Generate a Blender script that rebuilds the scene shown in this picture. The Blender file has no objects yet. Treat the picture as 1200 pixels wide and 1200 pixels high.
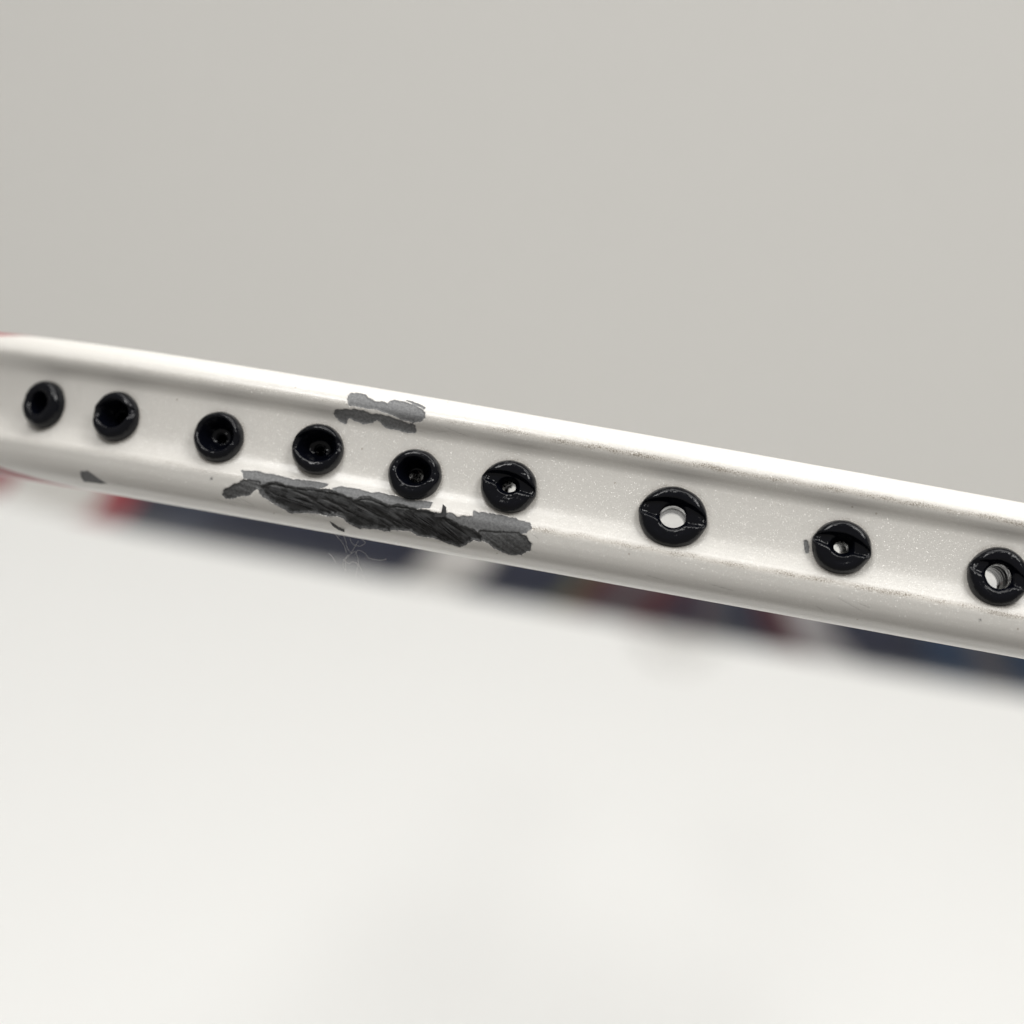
import bpy, math, random
import numpy as np
from mathutils import Matrix, Vector

# =========================================================== camera ========
SC = bpy.context.scene
COL = SC.collection
RAD = math.radians
MM = 0.001
LENS, DIST = 102.0, 200.0            # mm; 200 mm from lens to the frame
PITCH, ROLL = RAD(16.0), RAD(9.35)     # camera looks slightly down and is tilted sideways
DROOP, YAW = RAD(2.2), RAD(3.3)      # racket against the line of sight
right0 = np.array([1.0, 0, 0])
fwd = np.array([0, math.cos(PITCH), -math.sin(PITCH)])
up0 = np.array([0, math.sin(PITCH), math.cos(PITCH)])
cam_right = math.cos(ROLL)*right0 + math.sin(ROLL)*up0
cam_up = -math.sin(ROLL)*right0 + math.cos(ROLL)*up0
tip = (cam_right*17.647 - cam_up*1.412 + fwd*DIST)         # tip of the racket seen from the lens, mm
RACKET_LEN, BUTT_R = 675.0, 14.0
CAM_H = -tip[2] + RACKET_LEN*math.sin(PITCH+DROOP) + BUTT_R*math.cos(PITCH+DROOP) + 100.0   # held clear of the table
cam_data = bpy.data.cameras.new('camera')
cam = bpy.data.objects.new('camera', cam_data)
COL.objects.link(cam)
SC.camera = cam
m = Matrix.Identity(4)
for i in range(3):
    m[i][0], m[i][1], m[i][2] = cam_right[i], cam_up[i], -fwd[i]
m[2][3] = CAM_H*MM
cam.matrix_world = m
cam_data.lens = LENS
cam_data.sensor_width = 36
cam_data.clip_start, cam_data.clip_end = 0.01, 50
cam_data.dof.use_dof = True
cam_data.dof.focus_distance = 0.2015
cam_data.dof.aperture_fstop = 18.5

# ============================================================ light ========
world = bpy.data.worlds.new('World')
SC.world = world
world.use_nodes = True
world.node_tree.nodes['Background'].inputs[0].default_value = (1.0, 0.965, 0.92, 1)
world.node_tree.nodes['Background'].inputs[1].default_value = 0.26
def lamp(x, y, z, size, power, aim, col=(1.0, 0.99, 0.972)):
    d = bpy.data.lights.new('ceiling_lamp', 'AREA')
    d.shape, d.size, d.energy, d.color = 'DISK', size, power, col
    o = bpy.data.objects.new('ceiling_lamp', d)
    COL.objects.link(o)
    o.location = (x, y, z)
    o.rotation_euler = (Vector(aim)-Vector((x, y, z))).to_track_quat('-Z', 'Y').to_euler()
lamp(0.22, 0.84, 1.42, 1.6, 18.6, (0.1, 0.84, 0))             # broad light over the table
lamp(-0.24, -0.06, 0.90, 0.27, 1.75, (0, 0.22, 0.34))          # pair above the lens
lamp(0.28, -0.06, 0.90, 0.27, 1.75, (0, 0.22, 0.34))
SC.view_settings.view_transform = 'Standard'
SC.view_settings.look = 'None'
SC.view_settings.exposure = 0.0
SC.view_settings.gamma = 1.0

# ======================================================== materials ========
def mat(name):
    M = bpy.data.materials.new(name)
    M.use_nodes = True
    nt = M.node_tree
    return M, nt, nt.nodes['Principled BSDF'], nt.nodes['Material Output']
def nd(nt, kind, **kw):
    n = nt.nodes.new(kind)
    for k, v in kw.items():
        setattr(n, k, v)
    return n
def math_node(nt, op, a, b=None, c=None, clamp=False):
    n = nd(nt, 'ShaderNodeMath', operation=op, use_clamp=clamp)
    for i, v in enumerate((a, b, c)):
        if v is None: continue
        if isinstance(v, (int, float)): n.inputs[i].default_value = v
        else: nt.links.new(v, n.inputs[i])
    return n.outputs[0]
def ramp(nt, v, lo, hi):
    n = nd(nt, 'ShaderNodeMapRange', interpolation_type='SMOOTHSTEP')
    nt.links.new(v, n.inputs[0])
    n.inputs[1].default_value, n.inputs[2].default_value = lo, hi
    return n.outputs[0]
def mixc(nt, f, a, b):
    n = nd(nt, 'ShaderNodeMix', data_type='RGBA')
    for sock, v in ((n.inputs[0], f), (n.inputs[6], a), (n.inputs[7], b)):
        if isinstance(v, (int, float)): sock.default_value = v
        elif isinstance(v, tuple): sock.default_value = (*v, 1)
        else: nt.links.new(v, sock)
    return n.outputs[2]
def noise(nt, vec, scale, detail=3, rough=0.55, dim='3D'):
    n = nd(nt, 'ShaderNodeTexNoise', noise_dimensions=dim)
    n.inputs['Scale'].default_value, n.inputs['Detail'].default_value, n.inputs['Roughness'].default_value = scale, detail, rough
    nt.links.new(vec, n.inputs['Vector'])
    return n.outputs['Fac']
def attr(nt, name, out='Fac'):
    return nd(nt, 'ShaderNodeAttribute', attribute_name=name).outputs[out]

def simple(name, col, rough, bump=0.0, bscale=400, coat=0.0, var=0.06, spec=0.5):
    M, nt, b, out = mat(name)
    tc = nd(nt, 'ShaderNodeTexCoord').outputs['Object']
    f = noise(nt, tc, bscale, 4)
    nt.links.new(mixc(nt, f, tuple(c*(1-var) for c in col), tuple(min(1, c*(1+var)) for c in col)), b.inputs['Base Color'])
    b.inputs['Roughness'].default_value = rough
    b.inputs['Coat Weight'].default_value = coat
    b.inputs['Specular IOR Level'].default_value = spec
    if bump:
        bp = nd(nt, 'ShaderNodeBump')
        bp.inputs['Strength'].default_value = bump
        bp.inputs['Distance'].default_value = 0.0002
        nt.links.new(f, bp.inputs['Height'])
        nt.links.new(bp.outputs[0], b.inputs['Normal'])
    return M

def frame_paint():
    M, nt, b, out = mat('pearl_paint_and_bare_carbon')
    uv = nd(nt, 'ShaderNodeUVMap', uv_map='UVMap').outputs[0]           # (s, q) in mm
    pr, dk, cb, dirt = (attr(nt, n) for n in ('primer', 'dark', 'carbon', 'dirt'))
    paint = attr(nt, 'paint', 'Color')
    # paint: faint mottling, grime in the groove edges
    n1 = noise(nt, uv, 0.5, 4)
    pcol = mixc(nt, math_node(nt, 'MULTIPLY', n1, 0.10), paint, (0.55, 0.50, 0.42))
    n2 = noise(nt, uv, 9.0, 4, 0.75)
    n2b = noise(nt, uv, 0.55, 2)
    speck = math_node(nt, 'MULTIPLY', ramp(nt, math_node(nt, 'ADD', n2, math_node(nt, 'MULTIPLY', math_node(nt, 'SUBTRACT', n2b, 0.5), 0.35)), 0.50, 0.62), dirt)
    pcol = mixc(nt, math_node(nt, 'MULTIPLY', speck, 0.9), pcol, (0.13, 0.095, 0.06))
    pcol = mixc(nt, math_node(nt, 'MULTIPLY', dirt, 0.24), pcol, (0.40, 0.33, 0.24))
    n3 = nd(nt, 'ShaderNodeTexVoronoi', voronoi_dimensions='2D'); n3.inputs['Scale'].default_value = 0.55
    nt.links.new(uv, n3.inputs['Vector'])
    dot = ramp(nt, n3.outputs['Distance'], 0.055, 0.03)
    pick = math_node(nt, 'GREATER_THAN', nd(nt, 'ShaderNodeSeparateColor').outputs[0], 0.5)
    sepc = [n for n in nt.nodes if n.bl_idname == 'ShaderNodeSeparateColor'][-1]
    nt.links.new(n3.outputs['Color'], sepc.inputs[0])
    pick.node.inputs[1].default_value = 0.93
    pcol = mixc(nt, math_node(nt, 'MULTIPLY', math_node(nt, 'MULTIPLY', dot, pick), 0.45), pcol, (0.26, 0.20, 0.14))
    # bare patches
    flw = nd(nt, 'ShaderNodeUVMap', uv_map='flow').outputs[0]
    streak = nd(nt, 'ShaderNodeMapping'); nt.links.new(flw, streak.inputs[0])
    streak.inputs['Scale'].default_value = (0.30, 9.0, 1)
    fs = noise(nt, streak.outputs[0], 1.6, 6, 0.72)
    st2 = nd(nt, 'ShaderNodeMapping'); nt.links.new(flw, st2.inputs[0])
    st2.inputs['Scale'].default_value = (0.4, 2.4, 1)
    fb = noise(nt, st2.outputs[0], 1.4, 4, 0.65)
    fs = math_node(nt, 'MULTIPLY_ADD', fs, 0.5, math_node(nt, 'MULTIPLY', fb, 0.5))
    fn = noise(nt, uv, 5.0, 4, 0.7)
    prim = mixc(nt, ramp(nt, fn, 0.3, 0.72), (0.135, 0.138, 0.142), (0.235, 0.238, 0.24))
    dark = mixc(nt, ramp(nt, math_node(nt, 'MULTIPLY_ADD', fs, 0.5, math_node(nt, 'MULTIPLY', fn, 0.5)), 0.38, 0.64), (0.05, 0.051, 0.052), (0.15, 0.152, 0.154))
    carb = mixc(nt, ramp(nt, fs, 0.42, 0.58), (0.006, 0.006, 0.0065), (0.036, 0.037, 0.038))
    lf = noise(nt, uv, 1.1, 4, 0.7)
    carb = mixc(nt, math_node(nt, 'MULTIPLY', ramp(nt, lf, 0.44, 0.56), math_node(nt, 'MULTIPLY_ADD', ramp(nt, fs, 0.4, 0.6), 0.3, 0.45)), carb, (0.082, 0.084, 0.086))
    carb = mixc(nt, math_node(nt, 'MULTIPLY', attr(nt, 'gouge'), 0.85), carb, (0.004, 0.004, 0.004))
    e = 0.022
    mp, md, mc = ramp(nt, pr, -e, e), ramp(nt, dk, -e, e), ramp(nt, cb, -e, e)
    thin = math_node(nt, 'MULTIPLY', ramp(nt, math_node(nt, 'MULTIPLY_ADD', fn, 0.22, math_node(nt, 'MAXIMUM', pr, math_node(nt, 'MAXIMUM', dk, cb))), -0.02, 0.13), 0.55)
    pcol = mixc(nt, thin, pcol, (0.36, 0.35, 0.335))
    pcol = mixc(nt, math_node(nt, 'MULTIPLY', attr(nt, 'scratch'), 0.5), pcol, (0.22, 0.21, 0.20))
    col = mixc(nt, mc, mixc(nt, md, mixc(nt, mp, pcol, prim), dark), carb)
    nt.links.new(col, b.inputs['Base Color'])
    bare = math_node(nt, 'MAXIMUM', mp, math_node(nt, 'MAXIMUM', md, mc))
    nt.links.new(math_node(nt, 'MULTIPLY_ADD', mc, -0.10, math_node(nt, 'MULTIPLY_ADD', bare, 0.22, 0.36)), b.inputs['Roughness'])
    b.inputs['Coat Roughness'].default_value = 0.16
    bh = math_node(nt, 'ADD', math_node(nt, 'MULTIPLY', math_node(nt, 'MULTIPLY', fs, bare), 0.55), math_node(nt, 'MULTIPLY', noise(nt, uv, 2.2, 2), 0.12))
    bp = nd(nt, 'ShaderNodeBump')
    bp.inputs['Strength'].default_value = 0.5
    bp.inputs['Distance'].default_value = 0.00005
    nt.links.new(bh, bp.inputs['Height'])
    nt.links.new(bp.outputs[0], b.inputs['Normal'])
    # pearl flakes: tiny mirrors tilted at random under the lacquer
    vo = nd(nt, 'ShaderNodeTexVoronoi', voronoi_dimensions='2D'); vo.inputs['Scale'].default_value = 22.0
    nt.links.new(uv, vo.inputs['Vector'])
    geo = nd(nt, 'ShaderNodeNewGeometry')
    sub = nd(nt, 'ShaderNodeVectorMath', operation='SUBTRACT'); nt.links.new(vo.outputs['Color'], sub.inputs[0]); sub.inputs[1].default_value = (0.5, 0.5, 0.5)
    sca = nd(nt, 'ShaderNodeVectorMath', operation='SCALE'); nt.links.new(sub.outputs[0], sca.inputs[0]); sca.inputs['Scale'].default_value = 1.25
    add = nd(nt, 'ShaderNodeVectorMath', operation='ADD'); nt.links.new(sca.outputs[0], add.inputs[0]); nt.links.new(geo.outputs['Normal'], add.inputs[1])
    nor = nd(nt, 'ShaderNodeVectorMath', operation='NORMALIZE'); nt.links.new(add.outputs[0], nor.inputs[0])
    gl = nd(nt, 'ShaderNodeBsdfGlossy'); gl.inputs['Roughness'].default_value = 0.28; gl.inputs['Color'].default_value = (0.9, 0.88, 0.84, 1)
    nt.links.new(nor.outputs[0], gl.inputs['Normal'])
    wn = nd(nt, 'ShaderNodeTexWhiteNoise', noise_dimensions='3D'); nt.links.new(vo.outputs['Color'], wn.inputs['Vector'])
    sp = nd(nt, 'ShaderNodeSeparateColor'); nt.links.new(paint, sp.inputs[0])
    pearl = ramp(nt, sp.outputs[1], 0.3, 0.7)                     # only the white carries pearl
    nt.links.new(math_node(nt, 'MULTIPLY', math_node(nt, 'MULTIPLY_ADD', bare, -0.35, 0.35), pearl), b.inputs['Coat Weight'])
    flake = math_node(nt, 'MULTIPLY', math_node(nt, 'GREATER_THAN', wn.outputs['Value'], 0.62), ramp(nt, vo.outputs['Distance'], 0.5, 0.3))
    fac = math_node(nt, 'MULTIPLY', math_node(nt, 'MULTIPLY', flake, math_node(nt, 'SUBTRACT', 1.0, bare)), math_node(nt, 'MULTIPLY', pearl, 0.26))
    ms = nd(nt, 'ShaderNodeMixShader')
    nt.links.new(fac, ms.inputs[0]); nt.links.new(b.outputs[0], ms.inputs[1]); nt.links.new(gl.outputs[0], ms.inputs[2])
    nt.links.new(ms.outputs[0], out.inputs[0])
    return M
MAT_FRAME = frame_paint()
MAT_TABLE = simple('white_tabletop', (0.82, 0.822, 0.81), 0.55, 0.05, 300, var=0.01)
MAT_WALL = simple('off_white_wall', (0.70, 0.69, 0.664), 0.8, 0.1, 60, var=0.012)
MAT_BLACK = simple('glossy_black_plastic', (0.0025, 0.003, 0.0055), 0.13, 0.2, 2600, coat=0.0, var=0.3, spec=0.30)
MAT_SLEEVE = simple('smoked_plastic_sleeve', (0.11, 0.11, 0.11), 0.22, 0.1, 900, coat=0.2, var=0.2)
MAT_WHITE = simple('white_lacquer', (0.78, 0.775, 0.75), 0.3, 0.05, 120, coat=0.4, var=0.02)
MAT_GRIP = simple('white_grip_tape', (0.9, 0.895, 0.88), 0.7, 0.3, 700, var=0.03)
MAT_LINT = simple('pale_lint', (0.72, 0.71, 0.69), 0.8, 0, 900)
MAT_CAP = simple('white_butt_cap', (0.88, 0.87, 0.85), 0.45, 0.05, 200, var=0.02)

# ========================================================== helpers ========
def mesh_np(name, V, F, material, parent=None, smooth=True):
    """V (n,3) in mm, F (k,4) or (k,3) indices -> mesh object in metres"""
    V = np.asarray(V, np.float32)*MM
    F = np.asarray(F, np.int32)
    me = bpy.data.meshes.new(name)
    me.vertices.add(len(V)); me.vertices.foreach_set('co', V.ravel())
    k = F.shape[1]
    me.loops.add(F.size); me.loops.foreach_set('vertex_index', F.ravel())
    me.polygons.add(len(F))
    me.polygons.foreach_set('loop_start', np.arange(0, F.size, k, dtype=np.int32))
    me.polygons.foreach_set('use_smooth', np.full(len(F), smooth))
    me.update(calc_edges=True)
    me.validate()
    me.materials.append(material)
    o = bpy.data.objects.new(name, me)
    COL.objects.link(o)
    if parent is not None: o.parent = parent
    return o
def grid_faces(n, mcols, wrap_n=False, wrap_m=False):
    i = np.arange(n if wrap_n else n-1); j = np.arange(mcols if wrap_m else mcols-1)
    I, J = np.meshgrid(i, j, indexing='ij')
    I2, J2 = (I+1) % n, (J+1) % mcols
    return np.stack([I*mcols+J, I2*mcols+J, I2*mcols+J2, I*mcols+J2], -1).reshape(-1, 4)
def lathe(name, prof, material, parent, seg=32, sides=None, twist=0):
    """prof: list of (y, r) in mm along the racket axis"""
    th = np.linspace(0, 2*math.pi, seg, endpoint=False)
    rr = np.ones(seg)
    if sides:                                    # octagonal handle with eased corners
        a = (th+math.pi/sides) % (2*math.pi/sides) - math.pi/sides
        rr = np.minimum(1/np.cos(a), 1.045)
    V = [(r*rr[k]*math.cos(th[k]), y, r*rr[k]*math.sin(th[k])) for y, r in prof for k in range(seg)]
    return mesh_np(name, V, grid_faces(len(prof), seg, wrap_m=True), material, parent)
def tube_mesh(paths, rad, sides=5):
    V, F = [], []
    for P in paths:
        P = np.array(P, float); n0 = len(P)
        u = np.linspace(0, n0-1, (n0-1)*4+1)
        Q = []
        for x in u:                              # Catmull-Rom through the points
            i = min(int(x), n0-2); f = x-i
            a, b, c, d = P[max(i-1, 0)], P[i], P[i+1], P[min(i+2, n0-1)]
            Q.append(0.5*((2*b)+(-a+c)*f+(2*a-5*b+4*c-d)*f*f+(-a+3*b-3*c+d)*f**3))
        Q = np.array(Q); T = np.gradient(Q, axis=0); T /= np.linalg.norm(T, axis=1)[:, None]+1e-9
        base = sum(len(v) for v in V)
        ring = []
        for q, t in zip(Q, T):
            a = np.cross(t, [0.3, 1, 0.2]); a /= np.linalg.norm(a); b = np.cross(t, a)
            ring += [q+rad*(math.cos(k*2*math.pi/sides)*a+math.sin(k*2*math.pi/sides)*b) for k in range(sides)]
        V.append(np.array(ring)); F.append(grid_faces(len(Q), sides, wrap_m=True)+base)
    return np.concatenate(V), np.concatenate(F)
def hash2(i, j, seed):
    h = (i.astype(np.int64)*374761393+j.astype(np.int64)*668265263+seed*1442695041) & 0xffffffff
    h = ((h ^ (h >> 13))*1274126177) & 0xffffffff
    return ((h ^ (h >> 16)) & 0xffff)/65535.0
def vnoise(x, y, seed=0):
    i, j = np.floor(x), np.floor(y); fx, fy = x-i, y-j
    fx, fy = fx*fx*(3-2*fx), fy*fy*(3-2*fy)
    a, b = hash2(i, j, seed), hash2(i+1, j, seed); c, d = hash2(i, j+1, seed), hash2(i+1, j+1, seed)
    return (a*(1-fx)+b*fx)*(1-fy)+(c*(1-fx)+d*fx)*fy-0.5
def sstep(a, b, x):
    t = np.clip((x-a)/(b-a), 0, 1)
    return t*t*(3-2*t)

# ========================================================== setting ========
ang = PITCH-math.atan(25/3400)
WALL_Y = CAM_H/math.tan(ang)
def slab(name, x0, x1, y0, y1, z0, z1, material):
    V = [(x, y, z) for z in (z0, z1) for y in (y0, y1) for x in (x0, x1)]
    F = [(0, 2, 3, 1), (4, 5, 7, 6), (0, 1, 5, 4), (2, 6, 7, 3), (0, 4, 6, 2), (1, 3, 7, 5)]
    o = mesh_np(name, V, F, material, None, False)
    o['kind'] = 'structure'
    return o
slab('tabletop', -1500, 1500, 240, WALL_Y-2, -30, 0, MAT_TABLE)
slab('wall', -1800, 1800, WALL_Y, WALL_Y+60, -30, 2200, MAT_WALL)

# ================================================= racket: geometry ========
# ---- head outline: distance s (mm) from the tip, negative to the left -----
KNOT = [0, 20, 36, 51, 71, 92, 185, 205]
KV   = [1/320., 1/260., 1/85., 1/40., 1/42., 1/280., 1/280., None]
def head_curve(n=6001):
    def run(kl):
        kn = KNOT + [600]; kv = KV[:-1] + [kl, kl]
        s = np.linspace(0, 420, n); k = np.interp(s, kn, kv)
        ds = s[1]-s[0]
        th = np.concatenate([[0], np.cumsum((k[1:]+k[:-1])/2*ds)])
        tm = np.concatenate([[0], (th[1:]+th[:-1])/2])
        x = np.cumsum(-np.cos(tm)*ds); y = np.cumsum(np.sin(tm)*ds); x -= x[0]; y -= y[0]
        i = int(np.argmax(th >= math.pi)) if th[-1] >= math.pi else n-1
        return s[:i+1], th[:i+1], x[:i+1], y[:i+1]
    lo, hi = 1/300., 1/20.
    for _ in range(50):
        m = (lo+hi)/2
        s, th, x, y = run(m)
        if x[-1] > 0: lo = m
        else: hi = m
    return s, th, x, y
CS, CT, CX, CY = head_curve()
CL = CS[-1]
def head_at(s):
    s = np.asarray(s, float); a = np.abs(s); sg = np.where(s > 0, -1.0, 1.0)
    x = np.interp(a, CS, CX)*sg; y = np.interp(a, CS, CY); th = np.interp(a, CS, CT)
    return x, y, np.sin(th)*sg, np.cos(th)        # point, inward normal
# ---- frame section: t 0..1 from the upper crown to the lower, w outward (mm)
FH = 10.7
SEC = [(0,-2.6),(.012,-1.75),(.045,-.95),(.085,-.46),(.12,-.20),(.150,-.11),(.178,-.17),(.206,-.36),(.236,-.62),(.27,-.80),(.31,-.85),
 (.40,-.86),(.48,-.86),(.545,-.84),(.60,-.76),(.65,-.56),(.695,-.29),(.725,-.09),(.755,0),(.79,-.03),(.84,-.15),(.89,-.40),(.935,-.82),(.97,-1.5),(.99,-2.1),
 (1.0,-2.9),(.992,-4.0),(.95,-5.3),(.84,-6.25),(.66,-6.55),(.5,-6.6),(.34,-6.55),(.16,-6.25),(.05,-5.3),(.008,-4.0)]
def section(front=0.066, back=0.55):
    P = np.array([(FH*(0.5-t), w) for t, w in SEC])
    n = len(P); out = []
    for i in range(n):                       # periodic Catmull-Rom, fine sampling
        a, b, c, d = P[(i-1)%n], P[i], P[(i+1)%n], P[(i+2)%n]
        u = np.linspace(0, 1, 60, endpoint=False)[:, None]
        out.append(0.5*((2*b)+(-a+c)*u+(2*a-5*b+4*c-d)*u*u+(-a+3*b-3*c+d)*u**3))
    Q = np.concatenate(out); Q = np.vstack([Q, Q[:1]])
    d = np.concatenate([[0], np.cumsum(np.hypot(*np.diff(Q, axis=0).T))])
    nf = 25*60                                # samples on the outer side
    df = d[nf]; L = d[-1]
    k1 = int(df/front); k2 = int((L-df)/back)
    q = np.concatenate([np.linspace(0, df, k1, endpoint=False), np.linspace(df, L, k2, endpoint=False)])
    v = np.interp(q, d, Q[:, 0]); w = np.interp(q, d, Q[:, 1])
    return q, v, w, k1, L

# places of the eyelets: s, v, half width, half height, dome, hole radius, bowl (rx, ry, y0, depth),
# string seat (depth, half width, direction, offset), sleeve yaw, tilt, seed
EYELETS = [
 (-55.20, 0.25, 1.80, 1.80, 0.95, 0.50, (0.52, 0.50, 0.00, 1.3), (0.05, 0.3, 0.0, 0.0), 30, 4, 1),
 (-48.30, 0.18, 1.84, 1.85, 0.92, 0.52, (0.72, 0.58, 0.06, 1.2), (0.22, 0.42, -8.0, 0.05), 30, 5, 2),
 (-39.75, -0.08, 1.86, 1.85, 0.90, 0.36, (0.74, 0.70, 0.05, 1.2), (0.10, 0.4, 6.0, 0.0), 28, 6, 3),
 (-32.25, 0.25, 1.87, 1.83, 0.92, 0.36, (0.82, 0.64, 0.08, 1.2), (0.25, 0.5, -6.0, 0.1), 26, 6, 4),
 (-25.00, -0.35, 1.90, 1.82, 0.92, 0.50, (0.64, 0.58, 0.08, 1.25), (0.10, 0.4, 8.0, 0.1), 22, 7, 5),
 (-18.30, -0.02, 1.97, 1.88, 0.90, 0.46, (0.42, 0.36, 0.00, 0.6), (0.46, 0.36, 10.0, 0.06), 1.5, 6, 6),
 (-6.65, -0.08, 2.38, 2.14, 0.85, 0.88, (0.46, 0.52, 0.00, 0.5), (0.50, 0.46, 5.0, 0.05), 0, 6, 7),
 (5.20, -0.08, 2.06, 1.90, 0.90, 0.50, (0.46, 0.42, 0.02, 0.6), (0.44, 0.38, 8.0, 0.02), 1.6, 6, 8),
 (16.20, -0.15, 2.16, 2.08, 0.92, 0.92, (0.56, 0.56, 0.00, 0.6), (0.32, 0.4, 12.0, 0.0), 1.0, 6, 9),
]
OTHER_S = [27.5, 38.5, 49.5, 60, 71, 83, 96, 109, 122, 135, 148, 161, 174, 187, 200, 213, 226, 240, 254, 268, 282, 296, 310]
OTHERS = [(s, 0.0) for s in OTHER_S] + [(-s, 0.0) for s in OTHER_S if s > 62]
SEAT_W = -0.78
CHIPS = {"A1":['p',[-30.7,2.58,-30.5,2.25,-30.15,2.12,-29.55,2.19,-29.3,2.45,-28.95,2.52,-28.7,2.65,-28.25,2.58,-27.75,2.71,-27.6,2.38,-27.35,2.19,-26.65,2.25,-26.0,2.32,-25.4,2.58,-25.05,2.91,-24.95,3.24,-25.2,3.51,-25.6,3.71,-26.0,3.71,-26.6,3.64,-27.25,3.44,-27.9,3.31,-28.6,3.24,-29.3,3.24,-29.95,3.24,-30.4,3.24,-30.55,2.98]],
 "A2":['p',[-31.55,4.17,-31.4,3.84,-30.85,3.71,-30.2,3.58,-29.4,3.51,-28.85,3.64,-28.15,3.58,-27.6,3.58,-27.1,3.71,-26.4,3.84,-25.6,3.97,-25.55,4.5,-26.1,4.64,-26.75,4.57,-27.45,4.57,-27.85,4.44,-28.1,4.11,-28.35,4.04,-28.7,4.37,-29.3,4.5,-29.65,4.44,-30.05,4.37,-30.2,4.24,-30.5,4.3,-30.6,4.7,-31.0,4.64,-31.35,4.37]],
 "A3":['p',[-26.5,2.05,-26.1,2.05,-25.65,2.19,-25.15,2.45,-25.2,2.52,-25.65,2.38,-26.1,2.25]],
 "C1":['p',[-50.35,11.59,-49.7,11.46,-49.0,11.79,-48.2,12.25,-49.4,12.38,-50.35,12.45]],
 "C2":['p',[-39.55,10.4,-39.4,10.33,-39.35,10.46,-39.5,10.53]],
 "C3":['p',[2.6,7.22,2.7,7.15,2.85,7.28,3.0,7.61,3.0,7.95,2.9,8.01,2.75,7.88,2.65,7.55]],
 "C4":['p',[15.3,10.59,15.4,10.53,15.5,10.66,15.35,10.73]],
 "B1":['p',[-37.3,9.47,-36.95,9.4,-36.1,9.34,-35.65,9.4,-35.05,9.34,-34.35,9.47,-33.7,9.47,-32.85,9.4,-31.95,9.34,-31.0,9.34,-31.35,9.67,-31.7,9.93,-32.45,10.06,-33.35,10.13,-34.15,10.13,-34.8,10.13,-35.45,10.2,-35.85,10.13,-36.3,10.0,-37.0,9.93]],
 "B2":['d',[-38.45,11.46,-38.35,11.06,-37.8,10.73,-37.1,10.26,-36.6,10.06,-36.1,10.06,-35.85,10.13,-35.85,10.46,-36.1,10.59,-36.4,10.93,-36.55,11.12,-37.15,11.26,-37.6,11.46,-38.25,11.65]],
 "B3":['c',[-35.7,10.46,-35.3,10.13,-34.55,9.93,-33.85,10.13,-32.9,10.06,-32.0,9.93,-31.05,9.87,-30.1,9.87,-29.45,10.0,-28.8,10.2,-28.3,10.0,-27.8,9.87,-27.3,10.0,-26.5,10.2,-26.05,10.13,-25.65,10.06,-24.8,10.06,-24.2,10.13,-23.55,10.13,-23.1,10.13,-22.55,10.2,-21.85,10.46,-21.05,10.73,-20.1,10.93,-19.55,11.19,-19.6,11.39,-20.25,11.52,-20.55,11.85,-21.15,12.25,-21.7,12.12,-22.65,11.79,-23.0,11.79,-23.35,11.79,-24.05,11.79,-24.6,11.52,-25.4,11.65,-26.05,11.79,-26.15,11.99,-26.45,11.92,-27.35,11.99,-28.2,12.18,-28.7,12.05,-29.15,11.79,-29.35,11.46,-29.95,11.39,-30.55,11.59,-31.15,11.52,-31.65,11.59,-32.35,11.59,-33.25,11.92,-33.7,11.65,-34.35,11.39,-35.0,11.12,-35.6,10.73]],
 "B4":['p',[-30.45,9.6,-29.95,9.4,-29.35,9.34,-28.65,9.34,-28.05,9.4,-27.15,9.34,-26.35,9.4,-25.6,9.4,-24.5,9.47,-23.45,9.34,-23.45,9.67,-23.8,9.8,-24.45,10.0,-25.25,10.13,-26.0,10.13,-26.65,10.2,-27.35,10.06,-27.75,9.93,-28.3,10.0,-28.75,10.13,-29.5,9.93,-30.3,9.8]],
 "B5":['p',[-21.5,10.2,-21.15,10.0,-20.55,9.93,-20.2,9.87,-20.3,9.47,-19.75,9.47,-19.45,9.47,-19.35,9.67,-19.15,9.4,-18.4,9.4,-17.65,9.4,-16.95,9.54,-16.4,9.6,-16.25,9.93,-16.5,10.26,-16.75,10.4,-17.25,10.46,-18.0,10.59,-18.75,10.73,-19.35,10.79,-19.8,10.79,-20.45,10.66,-21.05,10.59]],
 "B6":['d',[-19.75,10.79,-18.75,10.66,-17.65,10.53,-16.9,10.46,-16.5,10.59,-16.25,10.86,-16.05,10.99,-16.05,11.52,-16.3,11.59,-16.65,11.99,-17.25,12.18,-17.85,12.05,-18.3,11.92,-18.7,11.65,-19.05,11.46,-19.5,11.32]],
 "B7":['p',[-22.45,10.06,-21.9,9.93,-21.5,10.13,-21.35,10.46,-21.9,10.4,-22.3,10.26]]}
GROUP = {'A': ['A1', 'A2', 'A3'], 'B': ['B1', 'B2', 'B3', 'B4', 'B5', 'B6', 'B7'], 'C': ['C1'], 'E': ['C3'], 'dots': ['C2', 'C4']}

racket = bpy.data.objects.new('badminton_racket', None)
COL.objects.link(racket)
racket.empty_display_size = 0.02
d = PITCH+DROOP
racket.matrix_world = Matrix.Translation((tip[0]*MM, tip[1]*MM, (tip[2]+CAM_H)*MM)) @ Matrix.Rotation(-YAW, 4, 'Z') @ Matrix.Rotation(-d, 4, 'X')
racket['label'] = 'white pearl badminton racket head with black eyelets and chipped paint on its rim'
racket['category'] = 'racket'

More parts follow.
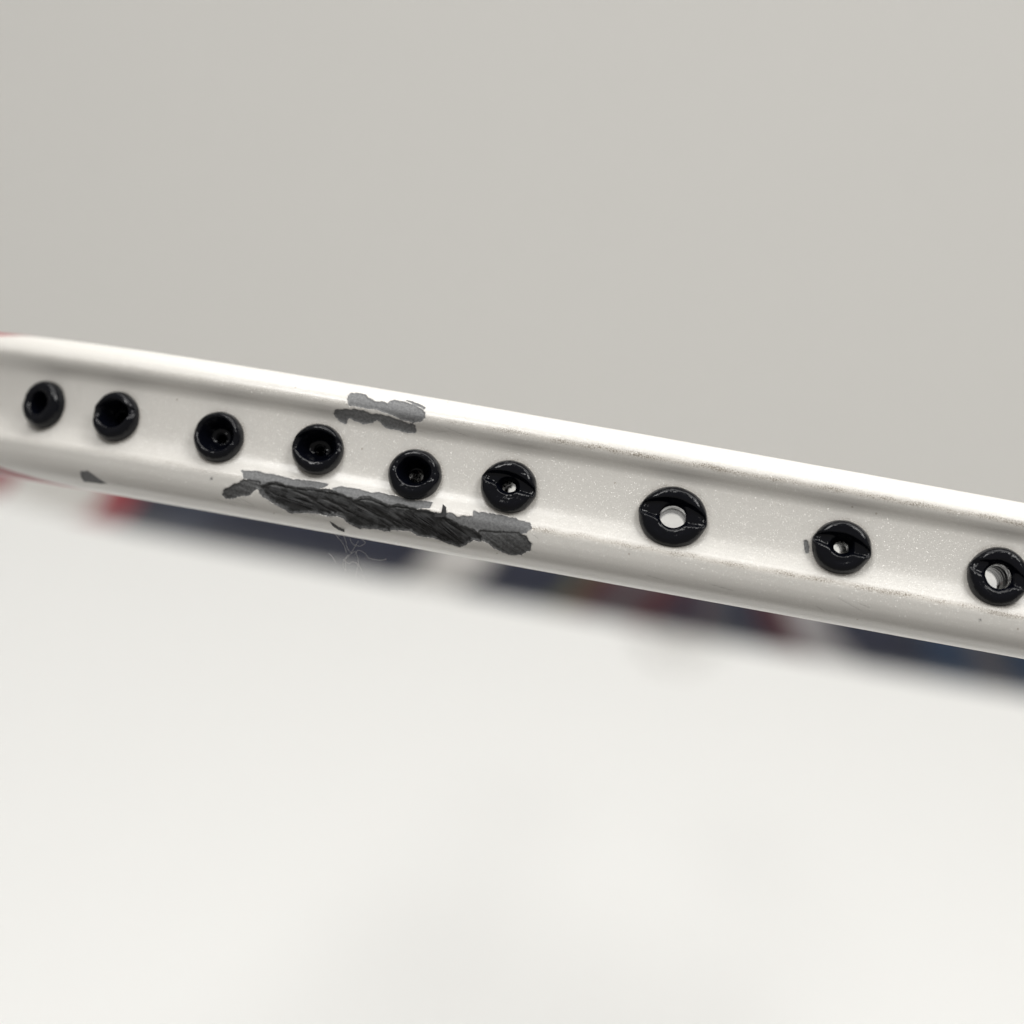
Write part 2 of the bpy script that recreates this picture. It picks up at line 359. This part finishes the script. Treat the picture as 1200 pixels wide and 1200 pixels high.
# ------------------------------------------------------ racket: frame ------
sec_q, sec_v, sec_w, K1, SEC_L = section()
fine = np.arange(-64.0, 20.5, 0.066)
s_all = np.concatenate([np.arange(-CL, -64.0, 0.62), fine, np.arange(20.6, CL-0.3, 0.62)])
NS, NQ = len(s_all), len(sec_q)
hx, hy, nx, ny = head_at(s_all)
S, Q = np.meshgrid(s_all, sec_q, indexing='ij')
Vv = np.broadcast_to(sec_v, S.shape).copy(); Ww = np.broadcast_to(sec_w, S.shape).copy()
# section normals
dv = np.roll(sec_v, -1)-np.roll(sec_v, 1); dw = np.roll(sec_w, -1)-np.roll(sec_w, 1)
ln = np.hypot(dv, dw); nv_, nw_ = dw/ln, -dv/ln       # points outward from the section
if nw_[K1//2] < 0: nv_, nw_ = -nv_, -nw_
# bare patches as signed distances (mm, positive inside)
def poly_sd(px, py, P):
    P = np.array(P).reshape(-1, 2); best = np.full(px.shape, 1e9); ins = np.zeros(px.shape, bool)
    for k in range(len(P)):
        (ax, ay), (bx, by) = P[k], P[(k+1) % len(P)]
        ex, ey = bx-ax, by-ay
        t = np.clip(((px-ax)*ex+(py-ay)*ey)/(ex*ex+ey*ey+1e-12), 0, 1)
        best = np.minimum(best, np.hypot(px-ax-t*ex, py-ay-t*ey))
        c = (ay > py) != (by > py)
        ins ^= c & (px < ex*(py-ay)/(ey if abs(ey) > 1e-9 else 1e-9)+ax)
    return np.where(ins, best, -best)
# run of the carbon fibres: nearly along the frame at the left, steeper towards the right
fs_ang = np.interp(s_all, [-37, -30, -26, -23], [6, 13, 21, 30])
flow_h = np.concatenate([[0], np.cumsum(np.tan(np.radians(fs_ang[1:]))*np.diff(s_all))])
flow = Q-flow_h[:, None]+np.interp(-28, s_all, flow_h)
flow = flow+0.12*vnoise(S*0.8, Q*0.8, 41)+0.045*vnoise(S*2.4, Q*2.4, 42)
FAR = -0.6
sd = {'p': np.full(S.shape, FAR), 'd': np.full(S.shape, FAR), 'c': np.full(S.shape, FAR)}
gid = np.zeros(S.shape, np.int8); flat = np.ones(S.shape)
rag = 0.10*vnoise(S*3.1, Q*3.1, 3)+0.07*vnoise(S*8, Q*8, 4)+0.05*vnoise(S*15, Q*15, 5)
for gi, (g, names) in enumerate(GROUP.items(), 1):
    for nme in names:
        kind, P = CHIPS[nme]; A = np.array(P).reshape(-1, 2)
        i0, i1 = np.searchsorted(s_all, [A[:, 0].min()-0.6, A[:, 0].max()+0.6])
        j0, j1 = np.searchsorted(sec_q[:K1], [A[:, 1].min()-0.6, A[:, 1].max()+0.6])
        sl = (slice(i0, i1), slice(j0, j1))
        dd = poly_sd(S[sl], Q[sl], P)+(rag[sl]*0.4-0.02 if g == 'dots' else rag[sl]+(0.09 if g == 'B' and kind != 'c' else 0.045))
        if kind == 'c': dd = dd+0.10*vnoise(S[sl]*0.8, flow[sl]*4.0, 71)+0.05*vnoise(S[sl]*2.2, flow[sl]*9.0, 72)
        if kind == 'c': sd['d'][sl] = np.maximum(sd['d'][sl], dd+0.12+0.10*vnoise(S[sl]*1.1, Q[sl]*1.4, 73))
        sd[kind][sl] = np.maximum(sd[kind][sl], dd)
        if g == 'dots': flat[sl] = np.where(dd > -0.5, 0.0, flat[sl])
        if g != 'dots':
            gid[sl] = np.where(dd > -0.10, gi, gid[sl])
def m01(x): return sstep(0.0, 0.09, x)
mp, md, mc = m01(sd['p']), m01(sd['d']), m01(sd['c'])
fib = vnoise(S*0.40, flow*4.6, 11)+0.6*vnoise(S*0.8+7, flow*11, 12)+0.3*vnoise(S*2.5, flow*14, 14)
fib = 0.55*np.tanh(3.2*fib)+0.25*fib                              # snapped, not smooth
lump = vnoise(S*1.3, Q*1.6, 13)
anyb = np.maximum(mp, np.maximum(md, mc))
alls = np.maximum(sd['p'], np.maximum(sd['d'], sd['c']))
lip = np.exp(-((alls+0.09)/0.06)**2)*(alls < 0.02)*(0.5+vnoise(S*2.3, Q*2.3, 21))
disp = 0.006*lip - 0.055*mp - 0.09*md - mc*(0.12+0.03*lump-0.022*fib) - 0.035*md*fib - 0.012*mp*vnoise(S*4, Q*4, 15)
gouge = np.zeros(S.shape)
grng = np.random.RandomState(8)
for k in range(32):
    s0 = grng.uniform(-26.5, -20.6) if k < 18 else grng.uniform(-34.5, -26)
    q0 = np.interp(s0, [-36, -20], [11.0, 11.3])+grng.uniform(-0.65, 0.6)
    a = RAD(grng.uniform(22, 33) if k < 18 else grng.uniform(8, 24)); L = grng.uniform(0.6, 1.7); wd = grng.uniform(0.05, 0.13)
    u, w_ = (S-s0)*math.cos(a)+(Q-q0)*math.sin(a), -(S-s0)*math.sin(a)+(Q-q0)*math.cos(a)
    w_ = w_+0.10*vnoise(u*1.7, u*0+k, 60+k)
    gouge = np.maximum(gouge, np.exp(-(w_/(wd*(1-0.6*np.clip(np.abs(u)/L, 0, 1))))**2)*sstep(1, 0.6, np.abs(u)/L))
gouge *= mc
disp -= 0.08*gouge
scratch = np.zeros(S.shape)
for k in range(34):
    c0 = [(-28.5, 2.0), (-24.2, 4.2), (-16.0, 10.6), (-36.5, 11.9), (-33.0, 9.3), (-21.0, 12.9), (-49.0, 12.2), (-5, 11.9), (8, 11.6), (-12, 2.2)][k % 10]
    s0, q0 = c0[0]+grng.normal(0, 1.8), c0[1]+grng.normal(0, 0.4)
    a = RAD(grng.normal(8, 16)); L = grng.uniform(0.3, 1.5)
    u, w_ = (S-s0)*math.cos(a)+(Q-q0)*math.sin(a), -(S-s0)*math.sin(a)+(Q-q0)*math.cos(a)
    scratch = np.maximum(scratch, np.exp(-(w_/0.028)**2)*sstep(1, 0.5, np.abs(u)/L)*grng.uniform(0.2, 0.9))
disp -= 0.008*scratch
disp *= flat
disp += 0.012*vnoise(S*0.7, Q*0.5, 17)*(Q < sec_q[K1-1])         # lacquer is never perfectly even
Vv *= np.interp(np.abs(s_all), [150, 230], [1.0, 1.2])[:, None]
Vv += nv_*disp; Ww += nw_*disp
co = np.stack([hx[:, None]-nx[:, None]*Ww, hy[:, None]-ny[:, None]*Ww, Vv], -1).reshape(-1, 3)
# paint scheme
WHITE, RED, NAVY = (0.80, 0.782, 0.742), (0.33, 0.010, 0.03), (0.004, 0.011, 0.038)
BLUE, GREY, MAROON, OLIVE = (0.003, 0.026, 0.07), (0.07, 0.07, 0.085), (0.06, 0.003, 0.014), (0.11, 0.11, 0.06)
BANDS = [(-185, -64, RED), (-187, -220, WHITE), (-220, -229.5, RED), (-229.5, -239, NAVY), (-239, -246, (0.022, 0.034, 0.07)), (-246, -286.5, NAVY),
 (-286.5, -296.5, (0.62, 0.61, 0.59)), (-296.5, -309.5, NAVY), (-309.5, -312.5, OLIVE), (-312.5, -317, MAROON), (-317, -321, GREY), (-321, -326, MAROON), (-326, -329, NAVY),
 (-329, -331, MAROON), (331, 327, GREY), (327, 322, NAVY), (322, 317, MAROON), (317, 310, (0.36, 0.35, 0.36)), (310, 297, NAVY), (297, 289, BLUE), (289, 284, GREY), (284, 250, BLUE), (250, 236, RED), (185, 70, RED)]
paint = np.empty((NS, NQ, 4), np.float32); paint[:] = (*WHITE, 1)
s_eff = np.where(np.abs(S) > 186, S+0.75*Vv*np.where(S > 0, -1, 1)+2.0*vnoise(S*0.35, Q*0.5, 81), S)
s_eff = np.where(np.abs(S) > 326, S, s_eff)
for a, b, c in BANDS:
    lo, hi = min(a, b), max(a, b)
    paint[(s_eff >= lo) & (s_eff < hi)] = (*c, 1)
thr = np.interp(S, [-64, -61, -50], [-0.4, -0.6, -2.9])           # red wedge running out along the lower flank
wedge = (S < -50) & (S > -64.5) & (Vv < -3.5) & (Ww < thr) & (Ww > -3.0)
wedge |= (S < -55) & (S > -64.5) & (Vv > 3.5) & (Ww < np.interp(S, [-64, -61, -57], [-0.7, -1.6, -2.8])) 
paint[wedge] = (*RED, 1)
groove = (S < -64) & (S > -90) & (sec_w > -1.3)[None, :] & (np.arange(NQ) < K1)[None, :]
paint[groove] = (*WHITE, 1)
q_edge = [float(np.interp(t*FH, (FH/2-sec_v[:K1]), sec_q[:K1])) for t in (0.150, 0.738)]
wgt = np.interp(s_all, [-60, -45, -22, -14, 30], [0.15, 0.25, 0.45, 1.0, 1.0])[:, None]
dirt = np.zeros(S.shape)
for qe in q_edge:
    dirt = np.maximum(dirt, np.exp(-((Q-qe-0.15*vnoise(S*0.8, Q*0, 31))/0.20)**2))
dirt = dirt*wgt
for e in EYELETS:                                                  # grime gathered round the seats
    rr_ = np.hypot((S-e[0])/e[2], (Vv-e[1])/e[3])
    dirt = np.maximum(dirt, 0.42*np.exp(-((rr_-1.02)/0.09)**2)*(np.arange(NQ) < K1)[None, :])
faces = grid_faces(NS, NQ, wrap_n=True, wrap_m=True)
fc_s = S.reshape(-1)[faces[:, 0]]; fc_q = faces[:, 0] % NQ
fv = sec_v[fc_q]; fw = sec_w[fc_q]
front = fc_q < K1
keep = np.ones(len(faces), bool)
for e in EYELETS:
    keep &= ~(front & (np.hypot((fc_s-e[0])/e[2], (fv-e[1])/e[3]) < 0.82))
    keep &= ~(~front & (fw < -6.0) & (np.hypot(fc_s-e[0], fv-e[1]+(0.28 if e[8] < 20 else 0)) < e[5]+0.25))
for s0, v0 in OTHERS:
    keep &= ~(front & (np.hypot((fc_s-s0)/1.9, (fv-v0)/1.85) < 0.78))
fg = gid.reshape(-1)[faces].max(1)
attrs = {'primer': sd['p'], 'dark': sd['d'], 'carbon': sd['c'], 'dirt': dirt, 'gouge': gouge, 'scratch': scratch}
def sub_mesh(name, sel, parent):
    F = faces[sel]
    used, inv = np.unique(F, return_inverse=True)
    o = mesh_np(name, co[used], inv.reshape(F.shape), MAT_FRAME, parent)
    me = o.data
    for k, a in attrs.items():
        at = me.attributes.new(k, 'FLOAT', 'POINT'); at.data.foreach_set('value', a.reshape(-1)[used].astype(np.float32))
    at = me.attributes.new('paint', 'FLOAT_COLOR', 'POINT'); at.data.foreach_set('color', paint.reshape(-1, 4)[used].ravel())
    uvl = me.uv_layers.new(name='UVMap')
    li = np.empty(len(me.loops), np.int32); me.loops.foreach_get('vertex_index', li)
    uv = np.stack([S.reshape(-1)[used][li], Q.reshape(-1)[used][li]], -1).astype(np.float32)
    uvl.data.foreach_set('uv', uv.ravel())
    uv[:, 1] = flow.reshape(-1)[used][li]
    me.uv_layers.new(name='flow').data.foreach_set('uv', uv.ravel())
    return o
frame = sub_mesh('head_frame', keep & (fg == 0), racket)
PATCH = {1: 'grey patch of chipped paint on the upper rim of the frame', 2: 'long splintered patch baring black carbon on the lower rim',
         3: 'small grey nick on the lower rim near the red end', 4: 'faint grey scuff beside an eyelet in the groove'}
for gi, lab in PATCH.items():
    o = sub_mesh('chipped_patch', keep & (fg == gi), frame)
    o['label'] = lab

# point on the outer surface at (s, q) raised by h
def on_frame(s, q, h):
    x, y, ax, ay = (float(t) for t in head_at(s))
    v = float(np.interp(q, sec_q[:K1], sec_v[:K1])); w = float(np.interp(q, sec_q[:K1], sec_w[:K1]))
    a = float(np.interp(q, sec_q[:K1], nv_[:K1])); b = float(np.interp(q, sec_q[:K1], nw_[:K1]))
    v += a*h; w += b*h
    return (x-ax*w, y-ay*w, v)
# splinters of carbon fibre standing off the long patch
rng = random.Random(5)
SV, SF = [], []
P3 = CHIPS['B3'][1]
n_ok = 0
while n_ok < 40:
    s0 = rng.uniform(-35, -20.2); q0 = rng.uniform(10.3, 12.4)
    if rng.random() < 0.45: s0 = rng.uniform(-25.5, -20.3)
    if poly_sd(np.array([s0]), np.array([q0]), P3)[0] < 0.1: continue
    L = rng.uniform(0.5, 1.9); a = RAD(float(np.interp(s0, [-37, -30, -26, -23], [6, 13, 21, 30]))+rng.uniform(-5, 5)); wd = rng.uniform(0.012, 0.042); lift = rng.uniform(0.0, 0.07)
    pts = []
    for k, f in enumerate((0, 0.35, 0.7, 1.0)):
        s1, q1 = s0+L*f*math.cos(a), q0+L*f*math.sin(a)
        wk = wd*(1.0, 1.2, 0.9, 0.25)[k]; h = -0.125+lift*f*f+0.03
        for side, hh in ((-1, 0), (0, 0.03), (1, 0), (0, -0.05)):
            pts.append(on_frame(s1-side*wk*math.sin(a), q1+side*wk*math.cos(a), h+hh))
    if poly_sd(np.array([s0+L*math.cos(a)]), np.array([q0+L*math.sin(a)]), P3)[0] < -0.05: continue
    base = len(SV); SV += pts
    for k in range(3):
        for c in range(4):
            SF.append((base+k*4+c, base+k*4+(c+1) % 4, base+k*4+4+(c+1) % 4, base+k*4+4+c))
    n_ok += 1
MAT_FIBRE = simple('bare_carbon_fibre', (0.022, 0.022, 0.023), 0.5, 0.2, 1500, var=0.9)
o = mesh_np('carbon_splinters', SV, SF, MAT_FIBRE, frame)
o['kind'] = 'stuff'
# flakes of lacquer curling off the edge of the patch
def flake(outline, heights, material, thick=0.035):
    n = len(outline)
    top = [on_frame(s, q, h) for (s, q), h in zip(outline, heights)]
    bot = [on_frame(s, q, h-thick) for (s, q), h in zip(outline, heights)]
    ct = tuple(np.mean(top, 0)); cb_ = tuple(np.mean(bot, 0))
    V = top+bot+[ct, cb_]; F = []
    for k in range(n):
        k2 = (k+1) % n
        F += [(k, k2, 2*n), (n+k2, n+k, 2*n+1), (k, n+k, n+k2), (k, n+k2, k2)]
    return mesh_np('paint_flake', V, F, material, frame, False)
MAT_FLAKE = simple('grey_primer_flake', (0.06, 0.06, 0.062), 0.5, 0.2, 2500, var=0.4)
flake([(-22.55, 9.48), (-22.25, 9.66), (-22.18, 10.15), (-22.42, 10.27), (-22.95, 10.34), (-23.0, 10.14), (-22.52, 10.05), (-22.42, 9.9)],
      [0.30, 0.30, 0.10, 0.04, 0.03, 0.06, 0.10, 0.20], MAT_FLAKE)
flake([(-30.45, 12.1), (-30.25, 12.56), (-29.85, 12.84), (-29.4, 12.92), (-29.4, 12.70), (-29.85, 12.58), (-30.15, 12.26)],
      [0.02, 0.06, 0.12, 0.16, 0.10, 0.05, 0.02], MAT_FLAKE)

# ----------------------------------------------------- racket: eyelets -----
NTH = 84
def eyelet_mesh(name, e):
    (s0, v0, rw, rh, H, hr, (bx, by, b0, bd), (gd, gw, ga, go), yaw, tilt, seed) = e
    th = np.linspace(0, 2*math.pi, NTH, endpoint=False)
    c, s = np.cos(th), np.sin(th)
    Rm = (rw+rh)/2
    wob = 1+0.020*vnoise(c*1.3+seed*9.1, s*1.3, seed)+0.012*vnoise(c*4+seed*3.7, s*4, seed+40)
    g = RAD(-ga)
    if gd > 0.3: wob += 0.035*np.exp(-((s*math.cos(g)-c*math.sin(g))/0.16)**2)      # rim pulled out where the string ran
    rx, ry = rw*wob, rh*wob
    rings = [(0.96, -0.42), (0.985, -0.1), (1.0, 0.08)]
    V = []
    for rho, h in rings:
        V.append(np.stack([rx*rho*c, ry*rho*s, np.full(NTH, h)], -1))
    h0 = 0.08
    hole = hr/Rm
    rhos = np.concatenate([1-0.10*np.linspace(0, 1, 9)[1:]**2, np.linspace(0.90, hole, 34)[1:]])
    for rho in rhos:
        x, y = rho*c*(rx/rw), rho*s*(ry/rh)
        dome = h0+(H-h0)*np.clip(1-np.maximum(0, (rho-0.70)/0.30)**2.4, 0, 1)**0.55
        dome = dome - 0.10*np.maximum(0, 0.72-rho)
        de = np.hypot(x/bx, (y-b0)/by)
        dig = bd*sstep(1.08, 0.45, de)
        xr, yr = x*math.cos(g)+y*math.sin(g), -x*math.sin(g)+y*math.cos(g)
        ey_ = 0.42+0.62*np.clip(1-np.abs(xr)**1.6, 0, 1)               # narrows like an eyelid towards the rim
        seat = gd*sstep(gw*ey_, gw*0.55*ey_, np.abs(yr-go-0.10*(1-xr*xr)))*sstep(1.06, 0.86, np.abs(xr)+0*rho)
        lump = 0.05*vnoise(x*2.6+seed*5, y*2.6, seed+7)+0.035*vnoise(x*7+seed, y*7, seed+9)+0.018*vnoise(x*15+seed, y*15, seed+19)
        edge = sstep(1.0, 0.9, rho)
        h = dome-dig-seat*edge+lump*edge
        V.append(np.stack([rx/rw*rw*rho*c, ry/rh*rh*rho*s, h], -1))
    last = V[-1]
    for dz in (0.25, 0.6, 1.1):
        r = last.copy(); r[:, 2] = np.minimum(last[:, 2]-dz*0.5, 0.1)-dz*0.8
        V.append(r)
    n = len(V)
    me_o = mesh_np(name, np.concatenate(V), grid_faces(n, NTH, wrap_m=True), MAT_BLACK)
    return me_o
def sleeve_mesh(hr, yaw, seed, length=7.0, rib=1.15, material=None):
    NT = 48
    th = np.linspace(0, 2*math.pi, NT, endpoint=False)
    z = np.arange(-0.35, -length, -0.045)
    a = math.tan(RAD(yaw))
    V = []
    for zz in z:
        r = hr*1.02+0.15*(abs(((zz/rib) % 1)-0.5)*2)**1.3
        V.append(np.stack([r*np.cos(th)-a*(zz+0.35)*-1, r*np.sin(th), np.full(NT, zz)], -1))
    for dr, dz in ((0.06, -0.08), (0.22, -0.06), (0.34, 0.1), (0.36, 0.45)):      # flared end inside the head
        zz = z[-1]+dz
        V.append(np.stack([(hr+dr)*np.cos(th)+a*(zz+0.35), (hr+dr)*np.sin(th), np.full(NT, zz)], -1))
    return mesh_np('sleeve', np.concatenate(V), grid_faces(len(V), NT, wrap_m=True)[:, ::-1], material or MAT_SLEEVE)
def seat_matrix(s, v, tilt):
    x, y, ax, ay = (float(t) for t in head_at(s))
    ez = np.array([-ax, -ay, 0.0])                       # outward
    ey = np.array([0, 0, 1.0]); ex = np.cross(ey, ez)
    # lean the top back a little so that the lower lip clears the groove wall
    t = RAD(tilt); ey, ez = math.cos(t)*ey-math.sin(t)*ez, math.cos(t)*ez+math.sin(t)*ey
    p = np.array([x-ax*SEAT_W, y-ay*SEAT_W, v])*MM
    m = Matrix.Identity(4)
    for i in range(3):
        m[i][0], m[i][1], m[i][2], m[i][3] = ex[i], ey[i], ez[i], p[i]
    return m
for e in EYELETS:
    o = eyelet_mesh('eyelet', e)
    o.parent = racket
    o.matrix_local = seat_matrix(e[0], e[1], e[9])
    # sleeves in the middle run parallel to the handle, those near the corner square to the frame
    x, y, ax, ay = (float(t) for t in head_at(e[0]))
    off = math.degrees(math.atan2(ax, ay))
    yaw = (off if e[8] < 20 else 0)+(e[8] if e[8] < 20 else 0)
    sl = sleeve_mesh(e[5], yaw, e[10], material=MAT_SLEEVE if e[8] < 20 else MAT_BLACK)
    sl.parent = o
    # undo the lean for the sleeve
    sl.matrix_local = Matrix.Rotation(RAD(e[9]-((3.0 if e[5] > 0.8 else 0.8) if e[8] < 20 else 0)), 4, 'X')
proto_e = (0, 0, 1.9, 1.85, 0.9, 0.55, (0.5, 0.5, 0.0, 0.9), (0.2, 0.42, 6.0, 0.0), 0, 5, 20)
pe = eyelet_mesh('eyelet', proto_e); ps = sleeve_mesh(0.55, 0, 20)
for k, (s0, v0) in enumerate(OTHERS):
    if k == 0: a, b = pe, ps
    else:
        a = pe.copy(); b = ps.copy(); COL.objects.link(a); COL.objects.link(b)
    a.parent = racket; a.matrix_local = seat_matrix(s0, v0, 5)
    b.parent = a; b.matrix_local = Matrix.Rotation(RAD(5), 4, 'X')

# --------------------------------------------- racket: joint to butt -------
lathe('throat_joint', [(CY[-1]-6.0, 2.6), (CY[-1]-4.5, 4.6), (CY[-1]-1, 5.2), (CY[-1]+6, 5.0), (CY[-1]+14, 4.2), (CY[-1]+22, 3.75), (CY[-1]+22.5, 3.4)], MAT_WHITE, racket, 32)
lathe('shaft', [(CY[-1]+21, 3.45), (300, 3.5), (380, 3.6), (464, 3.7)], MAT_WHITE, racket, 32)
lathe('handle_cone', [(458, 3.75), (459, 5.0), (463, 5.6), (475, 8.2), (488, 9.6), (494, 10.0), (495, 9.4)], MAT_CAP, racket, 40)
prof = [(493, 9.6)]
for k in range(7): 
    y = 494+k*25.0
    prof += [(y, 10.6), (y+1.2, 11.1), (y+12, 11.0), (y+23.6, 10.9), (y+24.6, 10.55)]
prof += [(669.5, 10.8)]
hd = lathe('grip', prof, MAT_GRIP, racket, 64, 8)
lathe('butt_cap', [(668, 10.6), (669, 12.2), (671.5, 12.5), (674, 12.0), (675, 10.0), (675.2, 0.01)], MAT_CAP, racket, 48, 8)

# ------------------------------------------------------------- lint --------
V, F = tube_mesh([[(-30.0, 4.18, -5.27), (-29.7, 4.21, -5.58), (-29.42, 4.24, -5.78), (-29.11, 4.27, -6.15), (-28.91, 4.29, -6.54)], [(-28.23, 4.29, -5.56), (-28.32, 4.3, -5.76), (-28.48, 4.31, -6.22), (-28.65, 4.31, -6.62), (-28.96, 4.31, -6.98), (-28.99, 4.32, -7.48), (-28.7, 4.35, -7.73)], [(-28.3, 4.33, -6.55), (-28.17, 4.32, -6.22), (-27.86, 4.34, -6.23), (-27.59, 4.36, -6.36), (-27.31, 4.38, -6.59), (-26.93, 4.41, -6.64), (-26.44, 4.43, -6.61), (-26.04, 4.45, -6.45)], [(-28.28, 4.32, -6.3), (-28.09, 4.35, -6.7), (-27.95, 4.37, -7.1), (-27.98, 4.39, -7.6), (-27.96, 4.41, -8.09)], [(-27.57, 4.42, -7.83), (-27.28, 4.44, -8.09), (-26.98, 4.47, -8.4)], [(-30.16, 4.23, -6.77), (-29.81, 4.26, -7.01), (-29.57, 4.29, -7.34)], [(-28.86, 4.26, -5.49), (-28.55, 4.29, -5.86), (-28.05, 4.32, -5.89), (-27.73, 4.32, -5.59), (-28.02, 4.3, -5.4)], [(-29.72, 4.21, -5.46), (-29.38, 4.22, -5.34), (-29.12, 4.25, -5.72), (-28.92, 4.28, -6.18), (-28.56, 4.31, -6.48), (-28.34, 4.32, -6.31)], [(-29.08, 4.3, -7.0), (-28.66, 4.33, -7.23), (-28.33, 4.35, -7.05), (-27.93, 4.37, -7.22), (-27.63, 4.4, -7.54)], [(-28.77, 4.31, -6.64), (-28.88, 4.32, -7.09), (-28.78, 4.34, -7.62), (-28.83, 4.35, -8.0)]], 0.0105, 5)
lint = mesh_np('lint_tuft', V, F, MAT_LINT)
lint.matrix_world = racket.matrix_world
lint['label'] = 'wispy tuft of pale lint hairs hanging below the chipped frame'
lint['category'] = 'lint'
